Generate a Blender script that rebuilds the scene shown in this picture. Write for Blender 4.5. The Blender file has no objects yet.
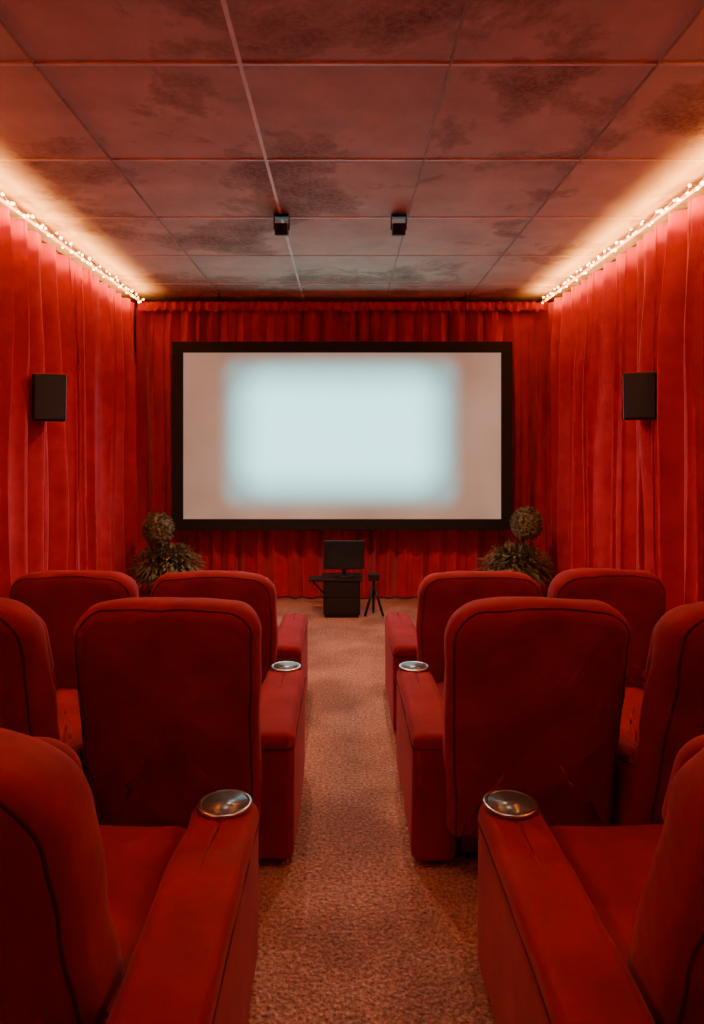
import bpy, bmesh, math, random
from mathutils import Vector, Matrix, noise
random.seed(7)
S = bpy.context.scene
COL = S.collection

# ------------------------------------------------------------ helpers
def empty(name, loc=(0,0,0), rz=0):
    e = bpy.data.objects.new(name, None); COL.objects.link(e)
    e.location = loc; e.rotation_euler = (0,0,rz); e.empty_display_size = 0.1
    return e

def obj(name, verts, faces, mat, parent=None, smooth=True, loc=(0,0,0), rot=(0,0,0)):
    me = bpy.data.meshes.new(name); me.from_pydata([tuple(v) for v in verts], [], faces)
    bm = bmesh.new(); bm.from_mesh(me)
    bmesh.ops.recalc_face_normals(bm, faces=bm.faces); bm.to_mesh(me); bm.free()
    if smooth:
        for p in me.polygons: p.use_smooth = True
    me.materials.append(mat)
    o = bpy.data.objects.new(name, me); COL.objects.link(o)
    o.location = loc; o.rotation_euler = rot
    if parent: o.parent = parent
    return o

def box(name, x0,x1,y0,y1,z0,z1, mat, parent=None, bevel=0.0, loc=(0,0,0), rot=(0,0,0)):
    v=[(x0,y0,z0),(x1,y0,z0),(x1,y1,z0),(x0,y1,z0),(x0,y0,z1),(x1,y0,z1),(x1,y1,z1),(x0,y1,z1)]
    f=[(0,1,2,3),(4,5,6,7),(0,1,5,4),(1,2,6,5),(2,3,7,6),(3,0,4,7)]
    o=obj(name,v,f,mat,parent,False,loc,rot)
    if bevel>0:
        m=o.modifiers.new('bevel','BEVEL'); m.width=bevel; m.segments=3
    return o

def lathe(name, prof, mat, parent=None, n=40, loc=(0,0,0), rot=(0,0,0)):
    v=[];f=[]
    for r,z in prof:
        for i in range(n):
            a=2*math.pi*i/n; v.append((r*math.cos(a),r*math.sin(a),z))
    for k in range(len(prof)-1):
        for i in range(n):
            j=(i+1)%n
            f.append((k*n+i,k*n+j,(k+1)*n+j,(k+1)*n+i))
    f.append(tuple(range(n))); f.append(tuple((len(prof)-1)*n+i for i in range(n)))
    return obj(name,v,f,mat,parent,True,loc,rot)

def tube(name, pts, r, mat, parent=None, n=8, cyclic=False):
    v=[];f=[];P=[Vector(p) for p in pts];N=len(P)
    for k,p in enumerate(P):
        if cyclic: t=(P[(k+1)%N]-P[k-1]).normalized()
        else: t=(P[min(k+1,N-1)]-P[max(k-1,0)]).normalized()
        up=Vector((0,0,1)) if abs(t.z)<0.9 else Vector((0,1,0))
        a=t.cross(up).normalized(); b=t.cross(a).normalized()
        for i in range(n):
            th=2*math.pi*i/n
            v.append(p+a*r*math.cos(th)+b*r*math.sin(th))
    for k in range(N if cyclic else N-1):
        k2=(k+1)%N
        for i in range(n):
            j=(i+1)%n
            f.append((k*n+i,k*n+j,k2*n+j,k2*n+i))
    if not cyclic:
        f.append(tuple(range(n))); f.append(tuple((N-1)*n+i for i in range(n)))
    return obj(name,v,f,mat,parent)

def outline(w,h,rt,rb,crown=0.0,side=0.0,nc=8,ne=8):
    """rounded outline, u centred, v from 0..h; rt/rb = corner radius high-v / low-v"""
    pts=[]
    def arc(cx,cy,r,a0,a1):
        for i in range(nc+1):
            a=a0+(a1-a0)*i/nc; pts.append([cx+r*math.cos(a),cy+r*math.sin(a)])
    def seg(p,q):
        for i in range(1,ne): pts.append([p[0]+(q[0]-p[0])*i/ne,p[1]+(q[1]-p[1])*i/ne])
    hw=w/2
    arc(hw-rb,rb,rb,-math.pi/2,0); seg((hw,rb),(hw,h-rt))
    arc(hw-rt,h-rt,rt,0,math.pi/2); seg((hw-rt,h),(-hw+rt,h))
    arc(-hw+rt,h-rt,rt,math.pi/2,math.pi); seg((-hw,h-rt),(-hw,rb))
    arc(-hw+rb,rb,rb,math.pi,1.5*math.pi); seg((-hw+rb,0),(hw-rb,0))
    for p in pts:
        t=p[1]/h
        p[1]+=crown*(1-(p[0]/hw)**2)*t
        p[0]*=1+side*(t-0.5)
    return pts

def slab(name, pts, t, r, puff, mp, mat, parent=None, puff2=None, wob=0.0, seed=0):
    """loft outline with rounded rims; mp maps (u,v,d) to xyz; d in -t/2..t/2"""
    if puff2 is None: puff2=puff
    n=len(pts)
    P=[Vector(p) for p in pts]
    us=[p.x for p in P]; vs=[p.y for p in P]
    c=Vector(((min(us)+max(us))/2,(min(vs)+max(vs))/2))
    nor=[]
    for i in range(n):
        a=P[i-1]; b=P[(i+1)%n]; d=(b-a)
        if d.length<1e-9: d=Vector((1,0))
        d.normalize(); nor.append(Vector((d.y,-d.x)))
    rings=[]
    inner=[P[i]-nor[i]*r for i in range(n)]
    caps=((0.05,1.0),(0.18,0.99),(0.32,0.96),(0.46,0.88),(0.6,0.76),(0.73,0.6),(0.84,0.4),(0.93,0.2))
    for sc,pf in caps:
        rings.append(([c+(q-c)*sc for q in inner], -t/2-puff*pf))
    K=6
    for k in range(K+1):
        a=math.pi/2*k/K
        rings.append(([P[i]-nor[i]*r*(1-math.sin(a)) for i in range(n)], -t/2+r*(1-math.cos(a))))
    for k in range(K+1):
        a=math.pi/2*(1-k/K)
        rings.append(([P[i]-nor[i]*r*(1-math.sin(a)) for i in range(n)], t/2-r*(1-math.cos(a))))
    for sc,pf in reversed(caps):
        rings.append(([c+(q-c)*sc for q in inner], t/2+puff2*pf))
    v=[];f=[]
    for pr,d in rings:
        for q in pr:
            p=Vector(mp(q.x,q.y,d))
            if wob:
                nz=noise.noise_vector(p*5+Vector((seed,seed*2,0)))+0.35*noise.noise_vector(p*12+Vector((seed,seed*3,0)))
                p+=nz*wob
            v.append(p)
    for k in range(len(rings)-1):
        for i in range(n):
            j=(i+1)%n; f.append((k*n+i,k*n+j,(k+1)*n+j,(k+1)*n+i))
    f.append(tuple(range(n))); f.append(tuple((len(rings)-1)*n+i for i in range(n)))
    return obj(name,v,f,mat,parent)

# ------------------------------------------------------------ materials
def newmat(name):
    m=bpy.data.materials.new(name); m.use_nodes=True
    nt=m.node_tree; b=nt.nodes['Principled BSDF']
    return m,nt,b
def N(nt,t,**kw):
    n=nt.nodes.new(t)
    for k,v in kw.items(): setattr(n,k,v)
    return n
def noise_n(nt,scale,detail=4,rough=0.6,vec=None):
    n=N(nt,'ShaderNodeTexNoise'); n.inputs['Scale'].default_value=scale
    n.inputs['Detail'].default_value=detail; n.inputs['Roughness'].default_value=rough
    if vec: nt.links.new(vec,n.inputs['Vector'])
    return n
def ramp(nt,src,stops):
    r=N(nt,'ShaderNodeValToRGB'); e=r.color_ramp.elements
    while len(e)<len(stops): e.new(0.5)
    for i,(p,c) in enumerate(stops):
        e[i].position=p; e[i].color=(c[0],c[1],c[2],1)
    nt.links.new(src,r.inputs['Fac']); return r
def simple(name,col,rough=0.5,metal=0.0,var=0.15,scale=20,bump=0.0):
    m,nt,b=newmat(name)
    tc=N(nt,'ShaderNodeTexCoord')
    n=noise_n(nt,scale,3,0.6,tc.outputs['Object'])
    r=ramp(nt,n.outputs['Fac'],[(0.3,[c*(1-var) for c in col]),(0.7,[min(1,c*(1+var)) for c in col])])
    nt.links.new(r.outputs['Color'],b.inputs['Base Color'])
    b.inputs['Roughness'].default_value=rough; b.inputs['Metallic'].default_value=metal
    if bump:
        bp=N(nt,'ShaderNodeBump'); bp.inputs['Strength'].default_value=bump; bp.inputs['Distance'].default_value=0.01
        nt.links.new(n.outputs['Fac'],bp.inputs['Height']); nt.links.new(bp.outputs['Normal'],b.inputs['Normal'])
    return m
def fabric(name,c1,c2,sheen,sheencol,fine=350,wr=9,rough=0.8,wstr=0.15):
    m,nt,b=newmat(name)
    tc=N(nt,'ShaderNodeTexCoord')
    big=noise_n(nt,6,4,0.6,tc.outputs['Object'])
    r=ramp(nt,big.outputs['Fac'],[(0.3,c1),(0.7,c2)])
    nt.links.new(r.outputs['Color'],b.inputs['Base Color'])
    fn=noise_n(nt,fine,2,0.6,tc.outputs['Object']); wn=noise_n(nt,wr,2,0.5,tc.outputs['Object'])
    b1=N(nt,'ShaderNodeBump'); b1.inputs['Strength'].default_value=wstr; b1.inputs['Distance'].default_value=0.02
    nt.links.new(wn.outputs['Fac'],b1.inputs['Height'])
    b2=N(nt,'ShaderNodeBump'); b2.inputs['Strength'].default_value=0.35; b2.inputs['Distance'].default_value=0.002
    nt.links.new(fn.outputs['Fac'],b2.inputs['Height']); nt.links.new(b1.outputs['Normal'],b2.inputs['Normal'])
    nt.links.new(b2.outputs['Normal'],b.inputs['Normal'])
    b.inputs['Roughness'].default_value=rough
    b.inputs['Sheen Weight'].default_value=sheen; b.inputs['Sheen Roughness'].default_value=0.4
    b.inputs['Sheen Tint'].default_value=(*sheencol,1)
    b.inputs['Specular IOR Level'].default_value=0.2
    return m
M_seat=fabric('red_upholstery',(0.23,0.006,0.015),(0.33,0.011,0.024),0.32,(1,0.26,0.30),wstr=0.25)
M_pipe=fabric('red_piping',(0.09,0.003,0.006),(0.12,0.004,0.008),0.05,(1,0.2,0.15))
M_curt=fabric('red_velvet_curtain',(0.46,0.022,0.050),(0.60,0.038,0.078),0.65,(1,0.45,0.54),fine=250,wr=14,wstr=0.1)
M_black=simple('black_plastic',(0.012,0.012,0.014),0.4)
M_grille=simple('speaker_grille',(0.025,0.034,0.045),0.6,var=0.5,scale=300,bump=0.5)
M_frame=simple('matte_black_velvet',(0.008,0.007,0.007),0.8)
M_metal=simple('brushed_steel',(0.62,0.64,0.66),0.30,1.0,0.1,60)
M_dark=simple('tinted_steel',(0.26,0.35,0.39),0.3,0.6,0.1,30)
M_wall=simple('dark_red_plaster',(0.16,0.03,0.03),0.85,var=0.2,scale=8,bump=0.2)
M_grid=simple('painted_metal_grid',(0.9,0.9,0.9),0.5,var=0.2,scale=4)
M_grid2=simple('darker_metal_grid',(0.42,0.35,0.31),0.6,var=0.3,scale=4)  # darker metal tone for all runners but one
M_pot=simple('terracotta_pot',(0.12,0.05,0.035),0.7,bump=0.2)
M_leaf=simple('dry_green_foliage',(0.20,0.17,0.08),0.6,var=0.6,scale=12)
M_leaf2=simple('topiary_foliage',(0.24,0.20,0.10),0.7,var=0.5,scale=30)
M_stem=simple('brown_stem',(0.07,0.04,0.02),0.8)
M_wire=simple('string_wire',(0.35,0.2,0.1),0.5)

# carpet
m,nt,b=newmat('brown_carpet'); M_carpet=m
tc=N(nt,'ShaderNodeTexCoord')
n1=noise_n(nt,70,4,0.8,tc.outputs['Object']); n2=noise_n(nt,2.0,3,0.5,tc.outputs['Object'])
vo=N(nt,'ShaderNodeTexVoronoi'); vo.inputs['Scale'].default_value=75; nt.links.new(tc.outputs['Object'],vo.inputs['Vector'])
r1=ramp(nt,n1.outputs['Fac'],[(0.34,(0.28,0.105,0.070)),(0.5,(0.68,0.32,0.22)),(0.66,(0.98,0.62,0.46))])
r2=ramp(nt,n2.outputs['Fac'],[(0.40,(0.66,0.60,0.61)),(0.60,(1,1,1))])  # random darker patches in the colour stand in for shadows of the rows
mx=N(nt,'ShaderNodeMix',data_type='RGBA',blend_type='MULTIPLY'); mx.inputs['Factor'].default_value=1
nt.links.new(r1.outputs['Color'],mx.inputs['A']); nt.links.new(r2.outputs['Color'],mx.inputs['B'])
nt.links.new(mx.outputs['Result'],b.inputs['Base Color']); b.inputs['Roughness'].default_value=0.95
ad=N(nt,'ShaderNodeMath',operation='SUBTRACT'); nt.links.new(n1.outputs['Fac'],ad.inputs[0]); nt.links.new(vo.outputs['Distance'],ad.inputs[1])
bp=N(nt,'ShaderNodeBump'); bp.inputs['Strength'].default_value=0.9; bp.inputs['Distance'].default_value=0.013
nt.links.new(ad.outputs[0],bp.inputs['Height']); nt.links.new(bp.outputs['Normal'],b.inputs['Normal'])

# ceiling
m,nt,b=newmat('stained_ceiling_tile'); M_ceil=m
tc=N(nt,'ShaderNodeTexCoord')
mpn=N(nt,'ShaderNodeMapping'); mpn.inputs['Location'].default_value=(3.7,1.9,0.4); nt.links.new(tc.outputs['Object'],mpn.inputs['Vector'])
base=noise_n(nt,3,5,0.6,tc.outputs['Object']); st=noise_n(nt,1.1,8,0.64,mpn.outputs['Vector']); st.inputs['Distortion'].default_value=0.2
fi=noise_n(nt,45,5,0.75,tc.outputs['Object'])
rb=ramp(nt,base.outputs['Fac'],[(0.3,(0.56,0.51,0.43)),(0.7,(0.76,0.70,0.60))])
sm=ramp(nt,st.outputs['Fac'],[(0.51,(0,0,0)),(0.54,(0.42,0.42,0.42)),(0.64,(0.9,0.9,0.9))])
fm=ramp(nt,fi.outputs['Fac'],[(0.35,(0.45,0.45,0.45)),(0.6,(1,1,1))])
mm=N(nt,'ShaderNodeMix',data_type='RGBA',blend_type='MULTIPLY'); mm.inputs['Factor'].default_value=1
nt.links.new(sm.outputs['Color'],mm.inputs['A']); nt.links.new(fm.outputs['Color'],mm.inputs['B'])
mc=N(nt,'ShaderNodeMix',data_type='RGBA'); nt.links.new(mm.outputs['Result'],mc.inputs['Factor'])
nt.links.new(rb.outputs['Color'],mc.inputs['A']); mc.inputs['B'].default_value=(0.20,0.105,0.065,1)
nt.links.new(mc.outputs['Result'],b.inputs['Base Color']); b.inputs['Roughness'].default_value=0.85
bp=N(nt,'ShaderNodeBump'); bp.inputs['Strength'].default_value=0.3; bp.inputs['Distance'].default_value=0.01
nt.links.new(fi.outputs['Fac'],bp.inputs['Height']); nt.links.new(bp.outputs['Normal'],b.inputs['Normal'])

# emissive bulb
def emis(name,col,st):
    m,nt,b=newmat(name)
    b.inputs['Base Color'].default_value=(*col,1)
    b.inputs['Emission Color'].default_value=(*col,1); b.inputs['Emission Strength'].default_value=st
    return m
M_bulb=emis('warm_bulb',(1.0,0.50,0.10),22)
M_rope=emis('led_rope',(1.0,0.30,0.03),1.6)

# screen picture
m,nt,b=newmat('projection_screen_glow'); M_screen=m
tc=N(nt,'ShaderNodeTexCoord'); sp=N(nt,'ShaderNodeSeparateXYZ'); nt.links.new(tc.outputs['Object'],sp.inputs[0])
def mth(op,a,b_=None,clamp=False):
    n=N(nt,'ShaderNodeMath',operation=op); n.use_clamp=clamp
    for i,v in enumerate((a,b_)):
        if v is None: continue
        if isinstance(v,(int,float)): n.inputs[i].default_value=v
        else: nt.links.new(v,n.inputs[i])
    return n.outputs[0]
def rbox(cx,cz,hx,hz,w):
    ax=mth('MAXIMUM',mth('SUBTRACT',mth('ABSOLUTE',mth('SUBTRACT',sp.outputs['X'],cx)),hx),0)
    az=mth('MAXIMUM',mth('SUBTRACT',mth('ABSOLUTE',mth('SUBTRACT',sp.outputs['Z'],cz)),hz),0)
    d=mth('SQRT',mth('ADD',mth('MULTIPLY',ax,ax),mth('MULTIPLY',az,az)))
    mr=N(nt,'ShaderNodeMapRange',interpolation_type='SMOOTHSTEP')
    nt.links.new(d,mr.inputs['Value']); mr.inputs['From Min'].default_value=0; mr.inputs['From Max'].default_value=w
    mr.inputs['To Min'].default_value=1; mr.inputs['To Max'].default_value=0
    return mr.outputs['Result']
g1=rbox(-0.01,0.03,0.98,0.55,0.26)
g2=rbox(-0.02,0.04,0.66,0.26,0.50)
nz=noise_n(nt,1.1,2,0.5,tc.outputs['Object'])
bgr=ramp(nt,nz.outputs['Fac'],[(0.3,(0.30,0.165,0.115)),(0.7,(0.46,0.27,0.195))])
mA=N(nt,'ShaderNodeMix',data_type='RGBA'); nt.links.new(g1,mA.inputs['Factor'])
nt.links.new(bgr.outputs['Color'],mA.inputs['A']); mA.inputs['B'].default_value=(0.32,0.60,0.60,1)
mB=N(nt,'ShaderNodeMix',data_type='RGBA'); nt.links.new(g2,mB.inputs['Factor'])
nt.links.new(mA.outputs['Result'],mB.inputs['A']); mB.inputs['B'].default_value=(1.15,2.6,2.7,1)
nt.links.new(mB.outputs['Result'],b.inputs['Emission Color']); b.inputs['Emission Strength'].default_value=1.0
b.inputs['Base Color'].default_value=(0.22,0.19,0.18,1); b.inputs['Roughness'].default_value=0.9

# ------------------------------------------------------------ room
XL,XR,YF,YB,H=-2.30,2.28,7.2,-1.6,3.03
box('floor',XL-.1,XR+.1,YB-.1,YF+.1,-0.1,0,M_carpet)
box('ceiling',XL-.1,XR+.1,YB-.1,YF+.1,H,H+0.1,M_ceil)
box('wall_left',XL-.1,XL,YB,YF,0,H,M_wall)
box('wall_right',XR,XR+.1,YB,YF,0,H,M_wall)
box('wall_front',XL-.1,XR+.1,YF,YF+.1,0,H,M_wall)
box('wall_rear',XL-.1,XR+.1,YB-.1,YB,0,H,M_wall)
# ceiling grid
g=empty('ceiling_grid',(0,0,H))
k=0
for x in (-2.05,-1.225,-0.41,0.42,1.24,2.05):
    w=0.009 if x!=-0.41 else 0.016
    box('runner_%d'%k,x-w/2,x+w/2,YB,YF,-0.008,0.0,M_grid if x==-0.41 else M_grid2,g); k+=1
y=2.77-0.915*4; k=0
while y<YF:
    box('cross_tee_%d'%k,XL,XR,y-0.007,y+0.007,-0.0065,0.0,M_grid,g); y+=0.915; k+=1

# ------------------------------------------------------------ curtains
def curtain(name, L, z0, z1, place, wl, amp, seed, parent, pinch=0.35, step=0.010, nz_=46, sag=0.028):
    nx=int(L/step); v=[];f=[]
    ph=[];p=0
    for i in range(nx+1):
        s=L*i/nx
        loc=wl*(1+0.75*noise.noise(Vector((s*2.3,seed,0))))
        p+=2*math.pi*(L/nx)/loc; ph.append(p)
    for k in range(nz_+1):
        t=(k/nz_)**1.4; z=z1+(z0-z1)*t      # t=0 top
        for i in range(nx+1):
            s=L*i/nx
            drift=1.3*noise.noise(Vector((s*1.8,z*0.6,seed+5)))*min(1,t*1.6)
            am=1.0+1.0*noise.noise(Vector((s*2.6,z*0.5,seed+9)))
            a=amp*(pinch+(1-pinch)*min(1,t*4.0))*max(0.3,am)
            q=ph[i]+drift
            w=math.sin(q)+0.30*math.sin(1.63*q+seed+drift)+0.18*math.sin(3.1*q+1.3*drift)*min(1,t*3)
            w2=sag*noise.noise(Vector((s*1.1,z*0.25,seed+33)))*min(1,t*3)
            hx=0.018*math.sin(2*q)+0.03*noise.noise(Vector((s*3,z*1.0,seed+20)))*t
            top=max(0,1-t/0.10)
            head=top*0.014*math.sin(q*3.0)
            v.append(place(s+hx,a*w+head+w2,z))
    for k in range(nz_):
        for i in range(nx):
            a=k*(nx+1)+i; f.append((a,a+1,a+nx+2,a+nx+1))
    return obj(name,v,f,M_curt,parent)
ZT=2.955
e=empty('stage_curtain')
curtain('drape',4.20,0.015,ZT-.02,lambda s,d,z:(-2.11+s,7.06-d,z),0.165,0.060,3.1,e,pinch=0.65)
def header(L,parent):
    nx=int(L/0.006); nzz=10; v=[];f=[]
    for k in range(nzz+1):
        t=k/nzz
        for i in range(nx+1):
            s=L*i/nx
            q=2*math.pi*s/0.085+3.2*noise.noise(Vector((s*2.6,1.7,0)))
            am=0.014+0.012*noise.noise(Vector((s*4,8,0)))
            zz=ZT+0.018+0.006*math.sin(q*1.3)-t*(0.085+0.025*noise.noise(Vector((s*6,3,0))))
            v.append((-2.05+s, 6.965-am*(0.7+abs(t-.35))*math.sin(q), zz))
    for k in range(nzz):
        for i in range(nx):
            a=k*(nx+1)+i; f.append((a,a+1,a+nx+2,a+nx+1))
    obj('gathered_heading',v,f,M_curt,parent)
header(4.08,e)
tube('rod',[(-2.05,7.03,2.968),(2.03,7.03,2.968)],0.012,M_pipe,e)
for side,X in ((-1,-2.130),(1,2.100)):
    e=empty('side_curtain')
    curtain('far_panel',2.22,0.015,ZT,lambda s,d,z,X=X,side=side:(X-side*(.03+d),6.95-s,z),0.21,0.062,11+side*3,e,pinch=.5)
    curtain('near_panel',6.0,0.015,ZT,lambda s,d,z,X=X,side=side:(X-side*(0.055+d),4.76-s,z),0.235,0.068,31+side*3,e,sag=.02,pinch=.5)
    tube('rod',[(X,-1.25,2.968),(X,6.9,2.968)],0.012,M_pipe,e)
e=empty('rear_curtain')
curtain('drape',3.8,0.015,ZT,lambda s,d,z:(-1.9+s,YB+0.15+d,z),0.18,0.05,55,e,nz_=12,step=0.02)

# ------------------------------------------------------------ lights helpers
def area(name,parent,loc,sx,sy_,power,col,rot=(0,0,0),spread=math.pi):
    l=bpy.data.lights.new(name,'AREA'); l.shape='RECTANGLE'; l.size=sx; l.size_y=sy_; l.energy=power; l.color=col; l.spread=spread
    o=bpy.data.objects.new(name,l); COL.objects.link(o); o.location=loc; o.rotation_euler=rot; o.parent=parent; return o

# ------------------------------------------------------------ string lights (one object each)
def string_lights(X,side):
    bm=bmesh.new()
    s=-1.2
    wire=[]
    while s<6.80:
        zz=2.940+0.026*math.sin(s*31+side)+random.uniform(-.014,.014)
        x=X-side*random.uniform(0,.02)
        bmesh.ops.create_icosphere(bm,subdivisions=2,radius=random.uniform(.007,.0115),matrix=Matrix.Translation((x,s,zz)))
        wire.append((x,s,zz+0.009))
        s+=0.055
    me=bpy.data.meshes.new('bulbs')
    for fc in bm.faces: fc.smooth=True
    bm.to_mesh(me); bm.free(); me.materials.append(M_bulb)
    e=empty('string_lights',(0,0,0))
    o=bpy.data.objects.new('bulbs',me); COL.objects.link(o); o.parent=e
    tube('wire',wire,0.0025,M_wire,e,5)
    tube('led_rope',[(X+side*.025,-1.2,2.945),(X+side*.025,6.80,2.945)],0.010,M_rope,e,8)
    area('strip_light',e,(X-side*.025,2.83,2.885),.04,7.9,80,(1,.35,.065),rot=(0,math.radians(180+side*28),0))
string_lights(-1.955,-1); string_lights(1.925,1)

# ------------------------------------------------------------ screen
sx0,sx1,sz0,sz1,sy=-1.665,1.63,0.725,2.55,6.80
scr=empty('projection_screen',((sx0+sx1)/2,sy,(sz0+sz1)/2))
hw=(sx1-sx0)/2; hh=(sz1-sz0)/2; fw=0.105
obj('screen_surface',[(-hw+fw-.01,0,-hh+fw-.01),(hw-fw+.01,0,-hh+fw-.01),(hw-fw+.01,0,hh-fw+.01),(-hw+fw-.01,0,hh-fw+.01)],[(0,1,2,3)],M_screen,scr,False)
box('frame_top',-hw,hw,-.03,.03,hh-fw,hh,M_frame,scr,0.006)
box('frame_bottom',-hw,hw,-.03,.03,-hh,-hh+fw,M_frame,scr,0.006)
box('frame_left',-hw,-hw+fw,-.03,.03,-hh+fw,hh-fw,M_frame,scr,0.006)
box('frame_right',hw-fw,hw,-.03,.03,-hh+fw,hh-fw,M_frame,scr,0.006)
box('backing',-hw+.02,hw-.02,.02,.04,-hh+.02,hh-.02,M_black,scr)
tube('hanging_cable_left',[(-1.2,.01,hh),(-1.2,.01,H-(sz0+sz1)/2)],.003,M_black,scr)
tube('hanging_cable_right',[(1.2,.01,hh),(1.2,.01,H-(sz0+sz1)/2)],.003,M_black,scr)

# ------------------------------------------------------------ chairs
def cup(parent,x,y,z,k=1.0):
    lathe('cup_holder',[(r*k,h) for r,h in [(0.066,0),(0.071,0.004),(0.071,0.011),(0.067,0.014),(0.060,0.0135),(0.057,0.009)]],M_metal,parent,loc=(x,y,z))
    lathe('cup_bowl',[(r*k,h) for r,h in [(0.0585,0.0136),(0.057,0.008),(0.047,0.005),(0.030,0.0035),(0.012,0.003),(0.002,0.0029)]],M_dark,parent,loc=(x,y,z))

def chair(cx, y0, depth, bw, hb, side, aisle_arm, other_arm, lean=0.17, tk=0.18, back_y=-0.12, armh=0.48, rz=0.0, cups=True, seed=0, backz=0.13, rt=0.105, ck=1.0):
    """side=+1 : aisle is at +x. y0: near end of the arms"""
    e=empty('recliner_seat',(cx,y0,0),rz)
    a_in,a_out=aisle_arm; o_in,o_out=other_arm
    def arm(name,xi,xo,sg):
        xm=sg*(xi+xo)/2; w=xo-xi
        ol=outline(w,depth,w*0.47,0.035,nc=8,ne=14)
        zt=armh
        sw=lambda v: 0.012*math.sin(math.pi*min(1,max(0,v/depth)))
        def mp(u,v,d):
            return (xm+u, v, zt/2+0.01+d+(sw(v) if d>0 else 0))
        slab(name,ol,zt-0.02,0.034,0.0,mp,M_seat,e,wob=0.007,seed=seed)
        ring=[(xm+p[0]*1.0,p[1],zt-0.05+sw(p[1])) for p in ol]
        tube('arm_seam',ring,0.003,M_pipe,e,6,True)
    arm('arm_aisle',a_in,a_out,side)
    arm('arm_inner',o_in,o_out,-side)
    if cups: cup(e,side*(a_in+a_out)/2,depth-0.095,armh+0.004,ck)
    # seat
    xs0=-side*o_in; xs1=side*a_in
    lo,hi=min(xs0,xs1)+.006,max(xs0,xs1)-.006
    xc=(lo+hi)/2; w=hi-lo
    sy0=0.16; sd=depth-0.02-sy0
    slab('seat_cushion',outline(w,sd,0.05,0.03),0.17,0.05,0.0,lambda u,v,d:(xc+u,sy0+v,0.325+d),M_seat,e,puff2=0.03,wob=0.007,seed=seed+3)
    box('base',lo+.01,hi-.01,0.05,depth-0.06,0.03,0.25,M_seat,e,0.015)
    slab('footrest',outline(w-.02,0.24,0.03,0.03),0.06,0.02,0.01,lambda u,v,d:(xc+u,depth-0.045+d,0.05+v),M_seat,e)
    # back
    hgt=hb-backz
    ol=outline(bw,hgt,rt,0.04,crown=0.022,side=0.07,nc=10,ne=14)
    def mpb(u,v,d):
        z=backz+v; k=(z-0.35)
        return (u, back_y+tk/2+d-lean*k, z)
    slab('backrest',ol,tk,0.075,0.014,mpb,M_seat,e,puff2=0.035,wob=0.012,seed=seed+9)
    P=[Vector(p) for p in ol]; n=len(P); ring=[]
    for i in range(n):
        d=(P[(i+1)%n]-P[i-1]).normalized(); q=P[i]-Vector((d.y,-d.x))*0.024
        p=Vector(mpb(q.x,q.y,-tk/2+0.022))
        s2=seed+9
        p+=(noise.noise_vector(p*5+Vector((s2,s2*2,0)))+0.35*noise.noise_vector(p*12+Vector((s2,s2*3,0))))*0.012
        ring.append(p)
    tube('back_piping',ring,0.0045,M_pipe,e,6,True)
    slab('headrest',outline(bw*0.86,0.24,0.07,0.05),0.07,0.03,0.0,
         lambda u,v,d:(u, back_y+tk+0.025+d-lean*((hb-0.29+v)-0.35), hb-0.29+v),M_seat,e,puff2=0.012)
    for i,(fx,fy) in enumerate(((lo+.05,.1),(hi-.05,.1),(lo+.05,depth-.12),(hi-.05,depth-.12))):
        lathe('foot_%d'%i,[(0.02,0),(0.024,0.005),(0.024,0.035)],M_black,e,16,loc=(fx,fy,0.0))
    return e

# farthest row
chair(-0.655,3.62,0.80,0.615,0.872,1,(0.275,0.43),(0.235,0.335),cups=False,seed=0)
chair(0.675,3.62,0.80,0.60,0.872,-1,(0.26,0.42),(0.235,0.335),cups=False,seed=2)
chair(-1.34,3.60,0.80,0.60,0.88,1,(0.22,0.30),(0.22,0.33),cups=False,seed=3)
chair(1.310,3.60,0.80,0.56,0.887,-1,(0.22,0.28),(0.22,0.33),cups=False,seed=5)
# middle row
chair(-0.595,2.50,0.85,0.61,0.98,1,(0.235,0.415),(0.235,0.335),seed=8)
chair(0.652,2.50,0.85,0.60,0.98,-1,(0.245,0.407),(0.235,0.335),seed=9)
chair(-1.23,2.40,0.85,0.64,1.03,1,(0.235,0.315),(0.235,0.335),cups=False,rz=math.radians(-9),lean=.30,seed=10)
chair(1.28,2.42,0.85,0.64,1.015,-1,(0.235,0.315),(0.235,0.335),cups=False,rz=math.radians(9),lean=.30,seed=11)
# nearest row
chair(-0.78,1.18,0.91,0.64,1.01,1,(0.345,0.535),(0.345,0.50),lean=0.44,tk=0.24,back_y=0.13,rt=.15,seed=12,ck=1.1)
chair(0.91,1.18,0.91,0.64,1.02,-1,(0.345,0.525),(0.345,0.50),lean=0.44,tk=0.24,back_y=0.13,rt=.14,seed=13,ck=1.1)

# ------------------------------------------------------------ speakers
def speaker(x,y,z,side):
    e=empty('wall_speaker',(x,y,z))
    e.rotation_euler=(math.radians(8),0,math.radians(-side*28))
    w,h,d=0.105,0.155,0.10
    v=[(-w,-d,-h),(w,-d,-h),(w*.7,d,-h*.92),(-w*.7,d,-h*.92),(-w,-d,h),(w,-d,h),(w*.7,d,h*.92),(-w*.7,d,h*.92)]
    f=[(0,1,2,3),(4,5,6,7),(0,1,5,4),(1,2,6,5),(2,3,7,6),(3,0,4,7)]
    o=obj('cabinet',v,f,M_black,e,False); m=o.modifiers.new('b','BEVEL'); m.width=.012; m.segments=3
    box('grille',-w*.86,w*.86,-d-.006,-d+.002,-h*.9,h*.9,M_grille,e,0.004)
    tube('bracket_arm',[(0,d-.01,0),(side*0.02,d+.03,0),(side*0.09,d+.10,-0.01)],0.010,M_black,e)
    return e
speaker(-1.945,4.6,1.85,-1)
speaker(1.955,4.6,1.86,1)

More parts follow.
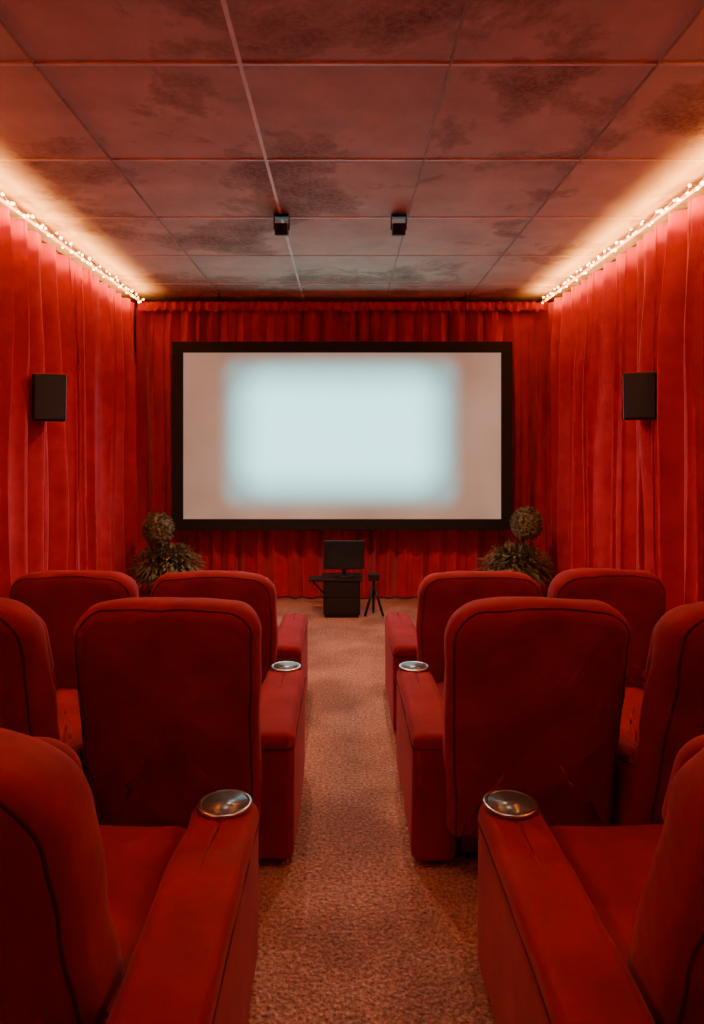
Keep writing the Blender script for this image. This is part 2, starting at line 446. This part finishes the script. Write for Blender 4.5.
# ------------------------------------------------------------ ceiling spotlights
def spotlamp(x,y):
    e=empty('ceiling_spotlight',(x,y,H))
    box('mount_plate',-.05,.05,-.035,.035,-.022,-.008,M_black,e,0.004)
    box('yoke_left',-.052,-.045,-.012,.012,-.10,-.02,M_black,e)
    box('yoke_right',.045,.052,-.012,.012,-.10,-.02,M_black,e)
    box('lamp_body',-.042,.042,-.06,.06,-.045,.03,M_black,e,0.008,loc=(0,0,-.09),rot=(math.radians(14),0,0))
    lathe('lens',[(0.018,0),(0.03,0.004),(0.03,0.012),(0.01,0.012)],M_black,e,20,loc=(0,-0.062,-.107),rot=(math.radians(104),0,0))
    l=bpy.data.lights.new('spot_beam','SPOT'); l.energy=95; l.color=(1,.62,.43); l.spot_size=math.radians(168); l.spot_blend=1; l.shadow_soft_size=.04
    o=bpy.data.objects.new('spot_beam',l); COL.objects.link(o); o.location=(0,0,-.19); o.rotation_euler=(0,0,0); o.parent=e
    return e
spotlamp(-0.405,4.55); spotlamp(0.355,4.55)

# ------------------------------------------------------------ cabinet + monitor + tripod
e=empty('media_cabinet',(-0.02,6.38,0))
box('carcass',-.165,.165,-.14,.16,0.03,0.33,M_black,e,0.006)
box('top_board',-.185,.185,-.16,.17,0.33,0.352,M_black,e,0.004)
box('plinth',-.15,.15,-.12,.14,0,0.03,M_black,e)
box('drawer_front_upper',-.15,.15,-.15,-.14,0.19,0.315,M_black,e,0.003)
box('drawer_front_lower',-.15,.15,-.15,-.14,0.045,0.175,M_black,e,0.003)
box('side_tray',-.30,-.18,-.09,.06,0.315,0.34,M_black,e,0.004)
tube('tray_strut',[(-.28,-.02,.32),(-.165,-.02,.20)],.008,M_black,e)
e=empty('computer_monitor',(-0.0,6.36,0.352))
lathe('stand_base',[(0.09,0),(0.09,0.008),(0.03,0.014)],M_black,e,24,loc=(0,0.02,0))
box('stand_neck',-.02,.02,.02,.04,0.01,0.14,M_black,e)
box('panel',-.185,.185,-.012,.02,0.065,0.325,M_black,e,0.006)
M_lcd=simple('dark_glass',(0.015,0.022,0.03),0.15)
box('display',-.172,.172,-.0145,-.012,0.082,0.312,M_lcd,e)
e=empty('camera_tripod',(0.27,6.34,0))
for i,a in enumerate((90,215,325)):
    a=math.radians(a); tube('leg_%d'%i,[(0,0,0.28),(0.10*math.cos(a),0.10*math.sin(a),0.008)],0.012,M_black,e)
tube('column',[(0,0,0.24),(0,0,0.33)],0.012,M_black,e)
box('camera_head',-.05,.05,-.045,.045,0.32,0.38,M_black,e,0.006)

# ------------------------------------------------------------ plants
def leaf(v,f,base,dirv,L,W,droop):
    up=Vector((0,0,1)); sidev=dirv.cross(up)
    if sidev.length<.01: sidev=Vector((1,0,0))
    sidev.normalize(); n=4; s0=len(v); prev=base.copy(); d=dirv.copy()
    for k in range(n+1):
        t=k/n; w=W*math.sin(math.pi*(0.12+0.86*t))
        v.append(prev-sidev*w); v.append(prev+sidev*w)
        d=(d+Vector((0,0,-droop))).normalized(); prev=prev+d*(L/n)
    for k in range(n):
        a=s0+2*k; f.append((a,a+1,a+3,a+2))
def plant(x,y,bx,bz):
    e=empty('potted_topiary',(x,y,0))
    lathe('pot',[(0.10,0),(0.11,0.01),(0.145,0.18),(0.16,0.185),(0.16,0.215),(0.14,0.215),(0.135,0.19)],M_pot,e,28)
    tube('stem',[(0,0,0.18),(bx*.3,0,0.45),(bx,0,bz)],0.014,M_stem,e)
    v=[];f=[]
    for i in range(2600):
        a=random.uniform(0,2*math.pi); el=random.uniform(-.35,1.3)
        d=Vector((math.cos(a)*math.cos(el),math.sin(a)*math.cos(el),math.sin(el)))
        r0=random.uniform(0.03,0.26)
        base=Vector((0.02,0,0.40))+Vector((d.x*1.2,d.y*.9,d.z*.85))*r0
        d=(d+Vector((random.uniform(-.6,.6),random.uniform(-.6,.6),random.uniform(-.4,.5)))).normalized()
        leaf(v,f,base,d,random.uniform(.05,.11),random.uniform(.006,.014),random.uniform(.1,.4))
    obj('foliage',v,f,M_leaf,e,False)
    v=[];f=[]
    for i in range(1300):
        d=Vector((random.gauss(0,1),random.gauss(0,1),random.gauss(0,1))).normalized()
        t=(d+Vector((random.uniform(-.9,.9),random.uniform(-.9,.9),random.uniform(-.9,.9)))).normalized()
        leaf(v,f,Vector((bx,0,bz))+d*random.uniform(.115,.14),t,.028,.009,.1)
    obj('topiary_ball_leaves',v,f,M_leaf2,e,False)
    bm=bmesh.new(); bmesh.ops.create_icosphere(bm,subdivisions=3,radius=.128,matrix=Matrix.Translation((bx,0,bz)))
    me=bpy.data.meshes.new('topiary_ball_core'); bm.to_mesh(me); bm.free(); me.materials.append(M_leaf2)
    o=bpy.data.objects.new('topiary_ball_core',me); COL.objects.link(o); o.parent=e
plant(-1.63,6.40,-0.07,0.78); plant(1.56,6.40,0.11,0.83)

# ------------------------------------------------------------ added fill light and panel, out of frame, to brighten the room
e=empty('added_fill_panel',(0.0,1.75,H))
box('housing',-.33,.33,-.33,.33,-.035,-.008,M_grid,e,0.006)
area('fill_light',e,(0,0,-.04),.6,.6,5.5,(1,.58,.45),spread=math.radians(150))

w=bpy.data.worlds.new('dim_world'); S.world=w; w.use_nodes=True
w.node_tree.nodes['Background'].inputs[0].default_value=(0.3,0.1,0.08,1); w.node_tree.nodes['Background'].inputs[1].default_value=0.05

# ------------------------------------------------------------ camera
cd=bpy.data.cameras.new('camera'); cam=bpy.data.objects.new('camera',cd); COL.objects.link(cam)
cam.location=(0,0,1.5); cam.rotation_euler=(math.radians(90),0,0)
cd.sensor_fit='AUTO'; cd.sensor_width=36; cd.lens=36*700/1024
cd.shift_x=8/1024; cd.shift_y=-62/1024; cd.clip_start=0.02
S.camera=cam
